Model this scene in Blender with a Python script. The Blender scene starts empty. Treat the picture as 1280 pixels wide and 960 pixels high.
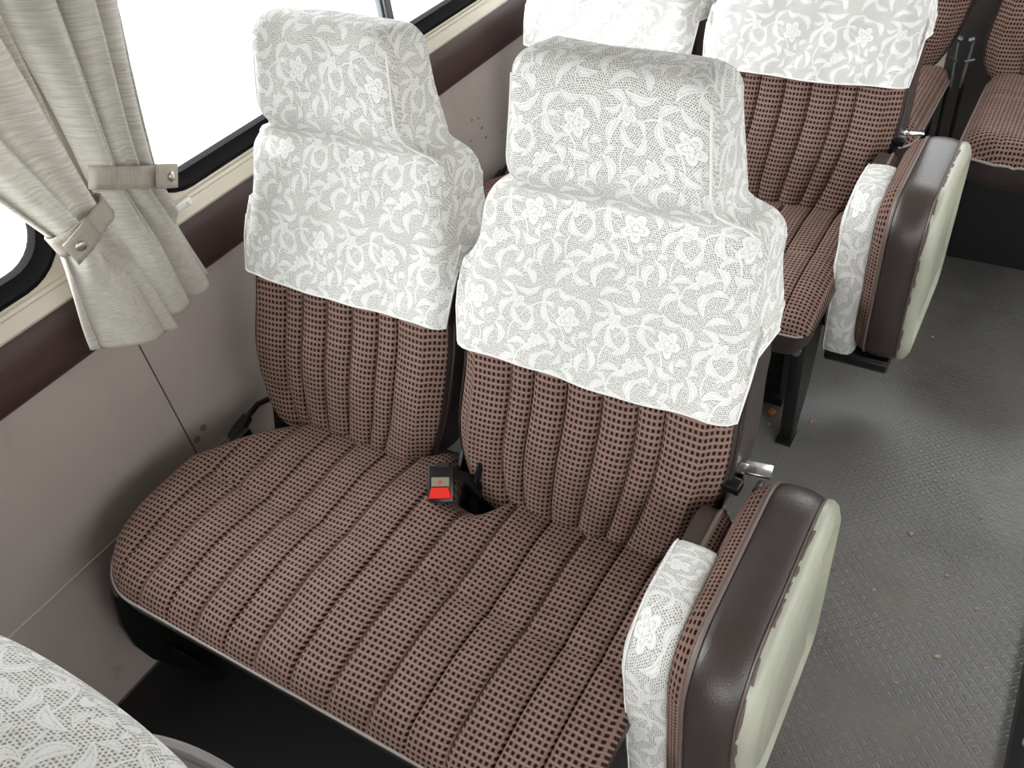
import bpy, bmesh, math, random
from mathutils import Vector, Matrix, Euler
random.seed(7)
S = bpy.context.scene
COL = S.collection
pi = math.pi

# ------------------------------------------------------------------ render look
S.view_settings.view_transform = 'Standard'
S.view_settings.look = 'None'
S.view_settings.gamma = 1.0
S.view_settings.use_curve_mapping = False
S.view_settings.exposure = 0.0

# ------------------------------------------------------------------ materials
def srgb(r, g, b):
    f = lambda c: (c/255/12.92) if c/255 <= .04045 else ((c/255+.055)/1.055)**2.4
    return (f(r), f(g), f(b), 1)

class NT:
    def __init__(s, name, rough=.6, spec=.5):
        s.m = bpy.data.materials.new(name); s.m.use_nodes = True
        s.t = s.m.node_tree; s.n = s.t.nodes; s.l = s.t.links
        s.b = s.n['Principled BSDF']; s.out = s.n['Material Output']
        s.b.inputs['Roughness'].default_value = rough
        s.b.inputs['Specular IOR Level'].default_value = spec
    def link(s, a, b): s.l.new(a, b)
    def sv(s, sock, v):
        if hasattr(v, 'is_output') or isinstance(v, bpy.types.NodeSocket): s.l.new(v, sock)
        else: sock.default_value = v
    def math(s, op, a, b=None, c=None, clamp=False):
        n = s.n.new('ShaderNodeMath'); n.operation = op; n.use_clamp = clamp
        s.sv(n.inputs[0], a)
        if b is not None: s.sv(n.inputs[1], b)
        if c is not None: s.sv(n.inputs[2], c)
        return n.outputs[0]
    def vmath(s, op, a, b=None):
        n = s.n.new('ShaderNodeVectorMath'); n.operation = op
        s.sv(n.inputs[0], a)
        if b is not None: s.sv(n.inputs[1], b)
        return n.outputs['Value'] if op in ('DOT_PRODUCT', 'LENGTH', 'DISTANCE') else n.outputs[0]
    def uv(s):
        return s.n.new('ShaderNodeTexCoord').outputs['UV']
    def obj(s):
        return s.n.new('ShaderNodeTexCoord').outputs['Object']
    def sep(s, v):
        n = s.n.new('ShaderNodeSeparateXYZ'); s.sv(n.inputs[0], v); return n.outputs
    def comb(s, x, y, z=0.0):
        n = s.n.new('ShaderNodeCombineXYZ')
        for i, q in enumerate((x, y, z)): s.sv(n.inputs[i], q)
        return n.outputs[0]
    def mapping(s, v, scale=(1, 1, 1), rot=(0, 0, 0), loc=(0, 0, 0)):
        n = s.n.new('ShaderNodeMapping'); s.sv(n.inputs['Vector'], v)
        n.inputs['Scale'].default_value = scale; n.inputs['Rotation'].default_value = rot; n.inputs['Location'].default_value = loc
        return n.outputs[0]
    def noise(s, v, scale, detail=3, rough=.55):
        n = s.n.new('ShaderNodeTexNoise'); s.sv(n.inputs['Vector'], v)
        n.inputs['Scale'].default_value = scale; n.inputs['Detail'].default_value = detail; n.inputs['Roughness'].default_value = rough
        return n.outputs['Fac']
    def vor(s, v, scale, feat='F1'):
        n = s.n.new('ShaderNodeTexVoronoi'); s.sv(n.inputs['Vector'], v); n.feature = feat
        n.inputs['Scale'].default_value = scale; return n.outputs['Distance']
    def ramp(s, f, a, b, lo=0.0, hi=1.0):
        n = s.n.new('ShaderNodeMapRange'); n.clamp = True; n.interpolation_type = 'SMOOTHSTEP'
        s.sv(n.inputs[0], f); n.inputs[1].default_value = a; n.inputs[2].default_value = b
        n.inputs[3].default_value = lo; n.inputs[4].default_value = hi
        return n.outputs[0]
    def mix(s, f, a, b):
        n = s.n.new('ShaderNodeMix'); n.data_type = 'RGBA'
        s.sv(n.inputs[0], f); s.sv(n.inputs[6], a); s.sv(n.inputs[7], b); return n.outputs[2]
    def base(s, c): s.sv(s.b.inputs['Base Color'], c)
    def bump(s, h, strength, dist):
        n = s.n.new('ShaderNodeBump'); s.sv(n.inputs['Height'], h)
        n.inputs['Strength'].default_value = strength; n.inputs['Distance'].default_value = dist
        s.l.new(n.outputs[0], s.b.inputs['Normal'])

def plain(name, c, rough=.6, spec=.5, metal=0, bumpscale=None, bstr=.2, bdist=.001, var=.0):
    t = NT(name, rough, spec)
    t.b.inputs['Metallic'].default_value = metal
    c = srgb(*c)
    o = t.obj()
    if var:
        f = t.noise(o, 6, 4)
        d = tuple(x*(1-var) for x in c[:3])+(1,)
        t.base(t.mix(t.ramp(f, .3, .7), d, c))
    else:
        t.base(c)
    if bumpscale: t.bump(t.noise(o, bumpscale, 4), bstr, bdist)
    return t.m

def mat_plaid():
    t = NT('brown_dotted_moquette', .9, .12)
    uv = t.uv(); s = t.sep(uv)
    fx = t.math('SUBTRACT', t.math('FRACT', s[0]), .5); fy = t.math('SUBTRACT', t.math('FRACT', s[1]), .5)
    w = t.noise(uv, 1.3, 2)
    half = t.ramp(w, .3, .7, .26, .31)
    ax = t.math('ABSOLUTE', fx); ay = t.math('ABSOLUTE', fy)
    r = t.math('POWER', t.math('ADD', t.math('POWER', ax, 4.0), t.math('POWER', ay, 4.0)), .25)
    d = t.math('SUBTRACT', r, half)
    dot = t.ramp(d, -.05, .05, 1, 0)
    # raised horizontal cords between the rows of dots
    cord = t.ramp(ay, .30, .46)
    n1 = t.noise(t.mapping(uv, (.06, .06, .06)), 3, 3)
    n2 = t.noise(uv, 9, 2)
    light = t.mix(t.ramp(n1, .3, .7), srgb(120, 96, 86), srgb(134, 109, 99))
    light = t.mix(t.math('MULTIPLY', t.ramp(n2, .35, .65), .35), light, srgb(104, 80, 71))
    light = t.mix(t.math('MULTIPLY', cord, .3), light, srgb(164, 140, 128))
    t.base(t.mix(dot, light, srgb(40, 16, 14)))
    h = t.math('ADD', t.math('MULTIPLY', dot, -1.0), t.math('MULTIPLY', cord, .4))
    h = t.math('ADD', h, t.math('MULTIPLY', n2, .3))
    t.bump(h, .5, .0015)
    t.b.inputs['Sheen Weight'].default_value = .15; t.b.inputs['Sheen Roughness'].default_value = .5
    t.b.inputs['Sheen Tint'].default_value = srgb(190, 160, 150)
    return t.m

def mat_lace(T=.138, pitch=.0030, hole=(112, 108, 104)):
    t = NT('white_floral_lace', .85, .2)
    uv = t.uv()
    wob = t.n.new('ShaderNodeTexNoise'); t.link(uv, wob.inputs['Vector']); wob.inputs['Scale'].default_value = 9; wob.inputs['Detail'].default_value = 1
    off = t.vmath('SCALE', t.vmath('SUBTRACT', wob.outputs['Color'], (.5, .5, .5))); off.node.inputs['Scale'].default_value = .018
    p = t.vmath('ADD', uv, off)
    s = t.sep(t.mapping(p, (1/T, 1/T, 1)))
    row = t.math('FLOOR', s[1])
    u = t.math('FRACT', t.math('MULTIPLY_ADD', row, .5, s[0])); v = t.math('FRACT', s[1])
    q = t.comb(u, v)
    R = random.Random(3)
    # (cx, cy, angle, half length, half width, bend)
    leaves = [(.17,.14,40,.15,.040,.07),(.34,.07,-20,.11,.036,-.05),(.47,.20,78,.14,.040,.08),(.09,.37,105,.14,.038,-.08),
              (.27,.36,12,.12,.036,.06),(.07,.68,60,.13,.040,.06),(.20,.58,128,.13,.038,.08),(.37,.55,60,.12,.034,-.06),
              (.33,.90,8,.15,.038,-.08),(.14,.92,-35,.11,.034,.04),(.53,.92,42,.12,.036,.06),(.50,.70,112,.14,.040,.07),
              (.64,.07,20,.13,.036,.07),(.87,.09,122,.12,.040,-.07),(.93,.33,70,.14,.040,.08),(.78,.42,-15,.11,.036,-.05),
              (.63,.47,-60,.11,.034,.06),(.93,.58,20,.065,.034,.03),(.94,.85,-50,.12,.040,.07),(.72,.90,-20,.11,.034,-.06),
              (.60,.32,10,.09,.030,.05),(.72,.24,70,.09,.030,-.04),(.82,.22,35,.09,.030,.05),(.40,.32,50,.08,.028,-.04),
              (.06,.52,20,.055,.026,.03),(.60,.60,30,.08,.028,.05),(.35,.72,-40,.08,.028,.05),(.84,.52,100,.07,.026,.04),(.10,.81,10,.08,.026,-.04),
              (.52,.44,150,.08,.026,.05),(.22,.25,-30,.08,.028,.05),(.56,.81,-10,.07,.026,.04),
              (.30,.24,65,.30,.009,.14),(.72,.56,115,.32,.009,-.16),(.45,.80,20,.28,.009,.14),(.86,.24,80,.22,.009,-.12),(.16,.45,80,.25,.008,.12)]
    val = None
    for cx, cy, a, L, W, k in leaves:
        a = math.radians(a)
        d = t.vmath('SUBTRACT', q, (cx, cy, 0))
        aa = t.vmath('DOT_PRODUCT', d, (math.cos(a)/L, math.sin(a)/L, 0))
        bb = t.vmath('DOT_PRODUCT', d, (-math.sin(a)/W, math.cos(a)/W, 0))
        a2 = t.math('MULTIPLY', aa, aa)
        b2 = t.math('ABSOLUTE', t.math('MULTIPLY_ADD', a2, k/W, bb))
        f = t.math('SUBTRACT', t.math('SUBTRACT', 1.0, a2), b2)
        if W < .02: f = t.math('MULTIPLY', f, .35)
        val = f if val is None else t.math('MAXIMUM', val, f)
    core = None
    for cx, cy, Rr, ph in [(.76, .70, .125, .3), (.22, .77, .085, 1.1), (.46, .42, .075, .7)]:
        d = t.sep(t.vmath('SUBTRACT', q, (cx, cy, 0)))
        r = t.math('SQRT', t.math('ADD', t.math('MULTIPLY', d[0], d[0]), t.math('MULTIPLY', d[1], d[1])))
        th = t.math('ARCTAN2', d[1], d[0])
        rad = t.math('MULTIPLY_ADD', t.math('ABSOLUTE', t.math('COSINE', t.math('MULTIPLY_ADD', th, 2.5, ph))), Rr*.45, Rr*.62)
        f = t.math('MULTIPLY', t.math('SUBTRACT', rad, r), 1/Rr*1.2)
        val = t.math('MAXIMUM', val, f)
        c = t.math('ABSOLUTE', t.math('SUBTRACT', t.math('DIVIDE', r, Rr), .27))
        core = c if core is None else t.math('MINIMUM', core, c)
    motif = t.math('MULTIPLY', t.ramp(val, -.02, .06), t.math('SUBTRACT', 1.0, t.math('MULTIPLY', t.math('MULTIPLY', t.ramp(val, .38, .46), t.ramp(val, .58, .66, 1, 0)), .45)))
    outline = t.math('MULTIPLY', t.ramp(val, -.22, -.02), t.ramp(val, -.02, .10, 1, 0))
    corem = t.ramp(core, .02, .07, 1, 0)
    # net of small holes
    g = t.sep(t.mapping(uv, (1/pitch, 1/(pitch*.866), 1)))
    gr = t.math('FLOOR', g[1])
    gx = t.math('SUBTRACT', t.math('FRACT', t.math('MULTIPLY_ADD', gr, .5, g[0])), .5)
    gy = t.math('SUBTRACT', t.math('FRACT', g[1]), .5)
    gd = t.math('SQRT', t.math('ADD', t.math('MULTIPLY', gx, gx), t.math('MULTIPLY', gy, gy)))
    rnd = t.noise(uv, 420, 1)
    size = t.ramp(rnd, .32, .68, .16, .44)
    hl = t.ramp(t.math('SUBTRACT', gd, size), -.08, .08, 1, 0)
    nm = t.math('SUBTRACT', 1.0, motif)
    holes = t.math('MULTIPLY', hl, t.math('MAXIMUM', nm, t.math('MULTIPLY', corem, .8)))
    netc = t.mix(t.math('MULTIPLY', outline, .35), srgb(224, 221, 216), srgb(204, 200, 195))
    col = t.mix(motif, netc, srgb(232, 230, 227))
    fine = t.noise(uv, 160, 2)
    col = t.mix(t.math('MULTIPLY', t.ramp(fine, .35, .7), .12), col, srgb(190, 186, 182))
    t.base(t.mix(t.math('MULTIPLY', holes, .78), col, srgb(*hole)))
    h = t.math('ADD', t.math('MULTIPLY', motif, 1.0), t.math('MULTIPLY', holes, -.6))
    t.bump(h, .55, .0012)
    return t.m

def mat_linen(name='natural_linen', dim=1.0):
    t = NT(name, .9, .15)
    uv = t.uv()
    a = t.noise(t.mapping(uv, (14, 380, 1)), 1, 4, .6)      # slubs run across the width
    b = t.noise(t.mapping(uv, (900, 900, 1)), 1, 2)
    c = t.noise(uv, 16, 4)
    col = t.mix(t.ramp(a, .35, .65), srgb(212, 207, 197), srgb(236, 233, 226))
    col = t.mix(t.math('MULTIPLY', t.ramp(b, .35, .7), .35), col, srgb(172, 166, 152))
    spot = t.ramp(t.noise(t.mapping(uv, (30, 200, 1)), 1, 2), .70, .76)
    col = t.mix(t.math('MULTIPLY', spot, .55), col, srgb(140, 124, 104))
    col = t.mix(t.math('MULTIPLY', t.ramp(c, .55, .8), .25), col, srgb(168, 155, 130))
    if dim < 1: col = t.mix(1-dim, col, srgb(150, 134, 108))
    t.base(col)
    t.bump(t.math('ADD', a, t.math('MULTIPLY', b, .6)), .5, .0012)
    # thin cloth lets some daylight through
    tr = t.n.new('ShaderNodeBsdfTranslucent'); t.link(col, tr.inputs[0])
    mx = t.n.new('ShaderNodeMixShader'); mx.inputs[0].default_value = .26
    t.link(t.b.outputs[0], mx.inputs[1]); t.link(tr.outputs[0], mx.inputs[2]); t.link(mx.outputs[0], t.out.inputs[0])
    return t.m

def mat_leather(name, c, rough=.42):
    t = NT(name, rough, .5)
    o = t.obj()
    n = t.noise(o, 5, 3)
    k = srgb(*c); d = tuple(x*.78 for x in k[:3])+(1,)
    t.base(t.mix(t.ramp(n, .3, .7), d, k))
    g = t.vor(o, 420); w = t.noise(o, 30, 3)
    t.bump(t.math('ADD', g, t.math('MULTIPLY', w, .8)), .22, .001)
    return t.m

def mat_floor():
    t = NT('embossed_grey_vinyl', .4, .8)
    o = t.obj()
    p = .0205
    s = t.sep(t.mapping(o, (1/p, 1/p, 1), (0, 0, pi/4)))
    cx = t.math('SUBTRACT', t.math('FRACT', s[0]), .5); cy = t.math('SUBTRACT', t.math('FRACT', s[1]), .5)
    m = t.math('MAXIMUM', t.math('ABSOLUTE', cx), t.math('ABSOLUTE', cy))
    stud = t.ramp(m, .20, .26, 1, 0)
    ring = t.math('MULTIPLY', t.ramp(m, .26, .31), t.ramp(m, .36, .42, 1, 0))
    big = t.noise(o, 2.2, 4); sc = t.noise(t.mapping(o, (3, 40, 1), (0, 0, .5)), 1, 4)
    fine = t.noise(o, 260, 2)
    col = t.mix(t.ramp(big, .3, .7), srgb(86, 83, 79), srgb(105, 102, 97))
    col = t.mix(t.math('MULTIPLY', t.ramp(fine, .5, .7), .3), col, srgb(80, 76, 71))
    wear = t.ramp(t.noise(o, 3.5, 3), .40, .62)
    amt = t.math('MULTIPLY_ADD', wear, -.6, 1.0)
    col = t.mix(t.math('MULTIPLY', t.math('MULTIPLY', ring, .55), amt), col, srgb(66, 63, 60))
    dirt = t.ramp(t.noise(o, 7, 5, .7), .60, .75)
    col = t.mix(t.math('MULTIPLY', dirt, .4), col, srgb(112, 100, 84))
    t.base(col)
    t.sv(t.b.inputs['Roughness'], t.ramp(t.math('ADD', t.math('MULTIPLY', big, .7), t.math('MULTIPLY', fine, .3)), .3, .7, .24, .40))
    h = t.math('ADD', t.math('MULTIPLY', stud, .5), t.math('MULTIPLY', ring, -.5))
    h = t.math('ADD', t.math('MULTIPLY', h, amt), t.math('MULTIPLY', fine, .5))
    t.bump(h, .45, .0015)
    return t.m

def mat_wall():
    t = NT('warm_grey_wall_vinyl', .62, .35)
    o = t.obj()
    n = t.noise(o, 3, 4); g = t.noise(o, 220, 3)
    col = t.mix(t.ramp(n, .3, .7), srgb(174, 161, 154), srgb(184, 172, 165))
    sm = t.ramp(t.noise(t.mapping(o, (1, 9, 7)), 1, 4, .6), .66, .74)
    col = t.mix(t.math('MULTIPLY', sm, .25), col, srgb(120, 110, 103))
    t.base(col); t.bump(g, .25, .0006)
    return t.m

def mat_cream():
    t = NT('chipped_cream_paint', .38, .5)
    o = t.obj()
    n = t.noise(o, 12, 4)
    col = t.mix(t.ramp(n, .3, .7), srgb(152, 152, 134), srgb(164, 164, 146))
    t.base(col)
    return t.m

def mat_glass():
    t = NT('clear_window_glass')
    tr = t.n.new('ShaderNodeBsdfTransparent'); tr.inputs[0].default_value = (.97, .98, .98, 1)
    gl = t.n.new('ShaderNodeBsdfGlossy'); gl.inputs['Roughness'].default_value = .02
    lw = t.n.new('ShaderNodeLayerWeight'); lw.inputs[0].default_value = .5
    fr = t.math('MULTIPLY_ADD', t.math('POWER', lw.outputs['Facing'], 5.0), .6, .04)
    mx = t.n.new('ShaderNodeMixShader')
    t.link(fr, mx.inputs[0]); t.link(tr.outputs[0], mx.inputs[1]); t.link(gl.outputs[0], mx.inputs[2])
    t.link(mx.outputs[0], t.out.inputs[0])
    return t.m

M = dict(
    plaid=mat_plaid(), lace=mat_lace(), linen=mat_linen(), tie=mat_linen('tie_linen', .55),
    leather=mat_leather('brown_vinyl', (62, 52, 49), .36), trim=mat_leather('dark_brown_padding', (70, 50, 46), .5),
    piping=plain('dark_piping', (40, 34, 32), .45), greypipe=plain('grey_piping', (150, 142, 134), .5),
    floor=mat_floor(), wall=mat_wall(), cream=mat_cream(),
    sill=plain('cream_sill_paint', (214, 205, 188), .45, var=.06), seal=plain('black_rubber_seal', (20, 19, 20), .9, .1),
    glass=mat_glass(), black=plain('black_enamel', (20, 18, 18), .32), matblack=plain('matt_black', (16, 14, 14), .7, bumpscale=60),
    chrome=plain('worn_chrome', (205, 205, 205), .18, metal=1), alu=plain('grey_aluminium', (120, 122, 124), .4, metal=.7),
    red=plain('red_plastic', (222, 40, 28), .35), green=plain('grey_green_plastic', (128, 128, 104), .4),
    snap=plain('nickel_snap', (190, 184, 176), .28, metal=.9), white=plain('white_paint', (226, 224, 220), .4),
    ceil=plain('pale_headlining', (160, 154, 148), .8), greyvinyl=mat_leather('grey_vinyl', (128, 122, 119), .45),
    hem=plain('white_hem_cloth', (232, 228, 224), .85, .2, bumpscale=400), brownpipe=plain('brown_piping', (98, 84, 77), .45),
    crumb=plain('orange_crumb', (196, 130, 60), .8, var=.3), dust=plain('grit', (150, 136, 110), .9),
    stain=plain('brown_scuff', (132, 119, 110), .8), seam=plain('pale_seam_bead', (200, 192, 182), .5), joint=plain('dark_joint', (74, 66, 64), .6),
    undercoat=plain('dark_primer', (92, 76, 72), .7),
)

# ------------------------------------------------------------------ mesh helpers
class MB:
    def __init__(s): s.v = []; s.f = []; s.uv = []; s.mi = []; s.cur = 0
    def add(s, verts, faces, uvs=None):
        o = len(s.v); s.v += [tuple(v) for v in verts]
        for f in faces:
            s.f.append([i+o for i in f]); s.mi.append(s.cur)
            s.uv.append([uvs[i] for i in f] if uvs else [(verts[i][0]+verts[i][1], verts[i][2]) for i in f])
    def grid(s, P, UV=None, closed=False, flip=False):
        nr = len(P); nc = len(P[0]); o = len(s.v)
        for r in P: s.v += [tuple(c) for c in r]
        for i in range(nr-1):
            for j in range(nc if closed else nc-1):
                k = (j+1) % nc
                q = [(i, j), (i, k), (i+1, k), (i+1, j)]
                if flip: q.reverse()
                s.f.append([o+a*nc+b for a, b in q]); s.mi.append(s.cur)
                if UV: s.uv.append([UV[a][b] for a, b in q])
                else: s.uv.append([(P[a][b][0]+P[a][b][1], P[a][b][2]) for a, b in q])
    def box(s, c, d, bev=0.0, rot=None, seg=2):
        bm = bmesh.new(); bmesh.ops.create_cube(bm, size=1)
        for v in bm.verts: v.co = Vector((v.co.x*d[0], v.co.y*d[1], v.co.z*d[2]))
        if bev: bmesh.ops.bevel(bm, geom=bm.edges[:], offset=bev, segments=seg, profile=.5, affect='EDGES')
        s.bm(bm, c, rot)
    def bm(s, bm, c=(0, 0, 0), rot=None):
        Rm = rot.to_matrix() if rot else Matrix.Identity(3)
        bm.verts.index_update()
        vs = [Rm @ v.co + Vector(c) for v in bm.verts]
        s.add(vs, [[v.index for v in f.verts] for f in bm.faces]); bm.free()
    def tube(s, pts, r, n=8, cap=True, closed=False):
        pts = [Vector(p) for p in pts]; rings = []; N = len(pts)
        up = None
        for i, p in enumerate(pts):
            if closed: d = pts[(i+1) % N]-pts[i-1]
            else: d = pts[min(i+1, N-1)]-pts[max(i-1, 0)]
            d.normalize()
            if up is None:
                up = Vector((0, 0, 1)) if abs(d.z) < .9 else Vector((1, 0, 0))
            a = d.cross(up)
            if a.length < 1e-5: a = d.cross(Vector((.3, 1, .2)))
            a.normalize(); b = a.cross(d); up = b
            rr = r[i] if isinstance(r, (list, tuple)) else r
            rings.append([p+(a*math.cos(2*pi*k/n)+b*math.sin(2*pi*k/n))*rr for k in range(n)])
        if closed: rings.append(rings[0])
        s.grid(rings, closed=True, flip=True)
        if cap and not closed:
            s.add(rings[0], [list(range(n))]); s.add(rings[-1], [list(range(n))[::-1]])
    def prism(s, pts, axis, a, b, bev=0.0):
        bm = bmesh.new()
        def mk(p, t):
            return {0: (t, p[0], p[1]), 1: (p[0], t, p[1]), 2: (p[0], p[1], t)}[axis]
        A = [bm.verts.new(mk(p, a)) for p in pts]; B = [bm.verts.new(mk(p, b)) for p in pts]
        bm.faces.new(A); bm.faces.new(B[::-1])
        n = len(pts)
        for i in range(n): bm.faces.new([A[i], B[i], B[(i+1) % n], A[(i+1) % n]])
        bmesh.ops.recalc_face_normals(bm, faces=bm.faces)
        if bev: bmesh.ops.bevel(bm, geom=bm.edges[:], offset=bev, segments=2, profile=.5, affect='EDGES')
        s.bm(bm)
    def build(s, name, mats, parent=None, smooth=True, angle=45, weld=True, recalc=False):
        if not isinstance(mats, (list, tuple)): mats = [mats]
        me = bpy.data.meshes.new(name); me.from_pydata(s.v, [], s.f)
        ul = me.uv_layers.new(name='UVMap'); k = 0
        for p, u in zip(me.polygons, s.uv):
            for i, li in enumerate(p.loop_indices): ul.data[li].uv = u[i]
        for m in mats: me.materials.append(m)
        me.polygons.foreach_set('material_index', s.mi)
        if weld or recalc:
            bm = bmesh.new(); bm.from_mesh(me)
            if weld: bmesh.ops.remove_doubles(bm, verts=bm.verts, dist=1e-6)
            if recalc: bmesh.ops.recalc_face_normals(bm, faces=bm.faces)
            bm.to_mesh(me); bm.free()
        if smooth:
            me.polygons.foreach_set('use_smooth', [True]*len(me.polygons)); me.set_sharp_from_angle(angle=math.radians(angle))
        me.update()
        o = bpy.data.objects.new(name, me); COL.objects.link(o)
        if parent: o.parent = parent
        return o

def tag(o, label=None, cat=None, group=None, kind=None):
    for k, v in (('label', label), ('category', cat), ('group', group), ('kind', kind)):
        if v: o[k] = v
    return o
def thing(name, label, cat, loc=(0, 0, 0), group=None):
    o = bpy.data.objects.new(name, None); COL.objects.link(o); o.location = loc; o.empty_display_size = .05
    return tag(o, label, cat, group)
def struct(o): o['kind'] = 'structure'; return o
def copy_tree(o, parent=None):
    c = o.copy(); COL.objects.link(c)
    if parent: c.parent = parent
    for ch in list(o.children): copy_tree(ch, c)
    return c

def rrect(x0, x1, y0, y1, r, n=6):
    """rounded rectangle, counter-clockwise; r one radius or four (x0y0, x1y0, x1y1, x0y1)"""
    if not isinstance(r, (list, tuple)): r = [r]*4
    out = []
    for (cx, cy, a0, rr) in ((x0+r[0], y0+r[0], 180, r[0]), (x1-r[1], y0+r[1], 270, r[1]), (x1-r[2], y1-r[2], 0, r[2]), (x0+r[3], y1-r[3], 90, r[3])):
        for k in range(n+1):
            a = math.radians(a0+90*k/n); out.append((cx+rr*math.cos(a), cy+rr*math.sin(a)))
    return out
def resample(poly, n):
    """closed polygon resampled to n equal steps"""
    P = [Vector(p) for p in poly]; L = [0]
    for i in range(len(P)): L.append(L[-1]+(P[(i+1) % len(P)]-P[i]).length)
    out = []; j = 0
    for k in range(n):
        t = L[-1]*k/n
        while L[j+1] < t: j += 1
        f = (t-L[j])/max(L[j+1]-L[j], 1e-9); out.append(P[j].lerp(P[(j+1) % len(P)], f))
    return out, L[-1]
def inset(poly, d):
    n = len(poly); out = []
    for i in range(n):
        t = (poly[(i+1) % n]-poly[i-1]).normalized()
        out.append(poly[i]+Vector((-t.y, t.x))*d)       # ccw -> inward
    return out
def sm(a, b, x):
    t = max(0, min(1, (x-a)/(b-a))); return t*t*(3-2*t)

# ------------------------------------------------------------------ backrest loft
HEM, NECK, TOP, BOT_R = .285, .525, .685, .10
def half_w(h):
    if h < .16: w = .209-.062*(1-math.sqrt(max(0, 1-min(1, ((.16-h)/.17))**2)))
    elif h < .34: w = .209-.004*sm(.16, .34, h)
    elif h < NECK-.042: w = .205-.025*sm(.30, NECK-.042, h)
    elif h < NECK:
        q = (h-(NECK-.042))/.042; w = .128+.052*math.sqrt(max(0, 1-q*q))
    else: w = .128-.014*(h-NECK)/(TOP-NECK)
    return w
LEAN = [.02]
def center(h): return -.030*(1-sm(-.02, .25, h))+LEAN[0]*sm(.28, .56, h)
def front(h):
    f = 0
    if h < .05: f += .03*(1-math.sqrt(max(0, 1-min(1, (.05-h)/.10)**2)))
    f -= .014*math.exp(-((h-.16)/.10)**2)               # lumbar swell
    f += .014*math.exp(-((h-NECK+.004)/.022)**2)             # crease under the headrest
    if h > NECK-.02: f -= .022*sm(NECK-.012, NECK+.05, h)
    return f
THK = .105
def stations(h0, h1, n):
    hs = [h0+(h1-h0)*i/n for i in range(n+1)]
    hs += [NECK-.042+.042*math.sin(pi/2*i/10) for i in range(11)]
    return sorted(set(round(h, 5) for h in hs if h0 <= h <= h1))
SEAMS = [-.67, -.46, -.155, .155, .46, .67]
def pleat(fr):
    """depth profile across -1..1: padded ribs with sewn grooves"""
    edges = [-1.0]+SEAMS+[1.0]
    for a, b in zip(edges, edges[1:]):
        if a <= fr <= b:
            t = (fr-a)/(b-a); w = (b-a)
            amp = .0095*min(1.0, w/.3)
            if a == -1.0: t = .5+t*.5
            if b == 1.0: t = t*.5
            return amp*(1-abs(2*t-1)**3.2)-.0035*max(0, 1-min(t, 1-t)/.05)
    return 0
def frac_samples():
    out = []
    edges = [-1.0]+SEAMS+[1.0]
    for a, b in zip(edges, edges[1:]):
        for t in (0, .04, .12, .25, .4, .55, .7, .85, .95): out.append(a+(b-a)*t)
    return out+[1.0]
FR = frac_samples()

def section(h, off, side_depth, pl=True, topr=None):
    """open path back-left -> front -> back-right ; returns [(x, d, s, side)]"""
    w = half_w(h-(.008 if off > .005 and h > .3 else 0))+off; c = center(h); f = front(h)-off; b = THK+(off if off > .004 else 0)
    if h > NECK-.03: b = THK-.040*sm(NECK-.03, TOP, h)
    if topr:
        w -= topr; f += topr; b -= topr*.6
    r = .036-.014*sm(NECK-.03, NECK+.03, h)
    pts = []
    yb = f+r+(b-f-r)*side_depth
    ns = 6
    for k in range(ns): pts.append((c-w, yb+(f+r-yb)*k/ns, 'L'))
    for k in range(5):
        a = pi/2*k/5; pts.append((c-w+r-r*math.cos(a), f+r-r*math.sin(a), 'C'))
    xl, xr = c-w+r, c+w-r
    for fr in FR:
        x = c+(w-r)*fr
        pts.append((x, f-(pleat(fr)*(1-sm(HEM+.015, HEM+.05, h)) if pl is True else pleat(fr) if pl else 0), 'F'))
    for k in range(1, 6):
        a = pi/2*k/5; pts.append((xr+r*math.sin(a), f+r-r*math.cos(a), 'C'))
    for k in range(1, ns+1): pts.append((c+w, f+r+(yb-f-r)*k/ns, 'R'))
    out = []; s = 0; prev = None
    L = []
    for p in pts:
        if prev: s += math.hypot(p[0]-prev[0], (p[1]-prev[1]))
        L.append(s); prev = p
    mid = s/2
    return [(p[0], p[1], l-mid, p[2]) for p, l in zip(pts, L)]

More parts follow.
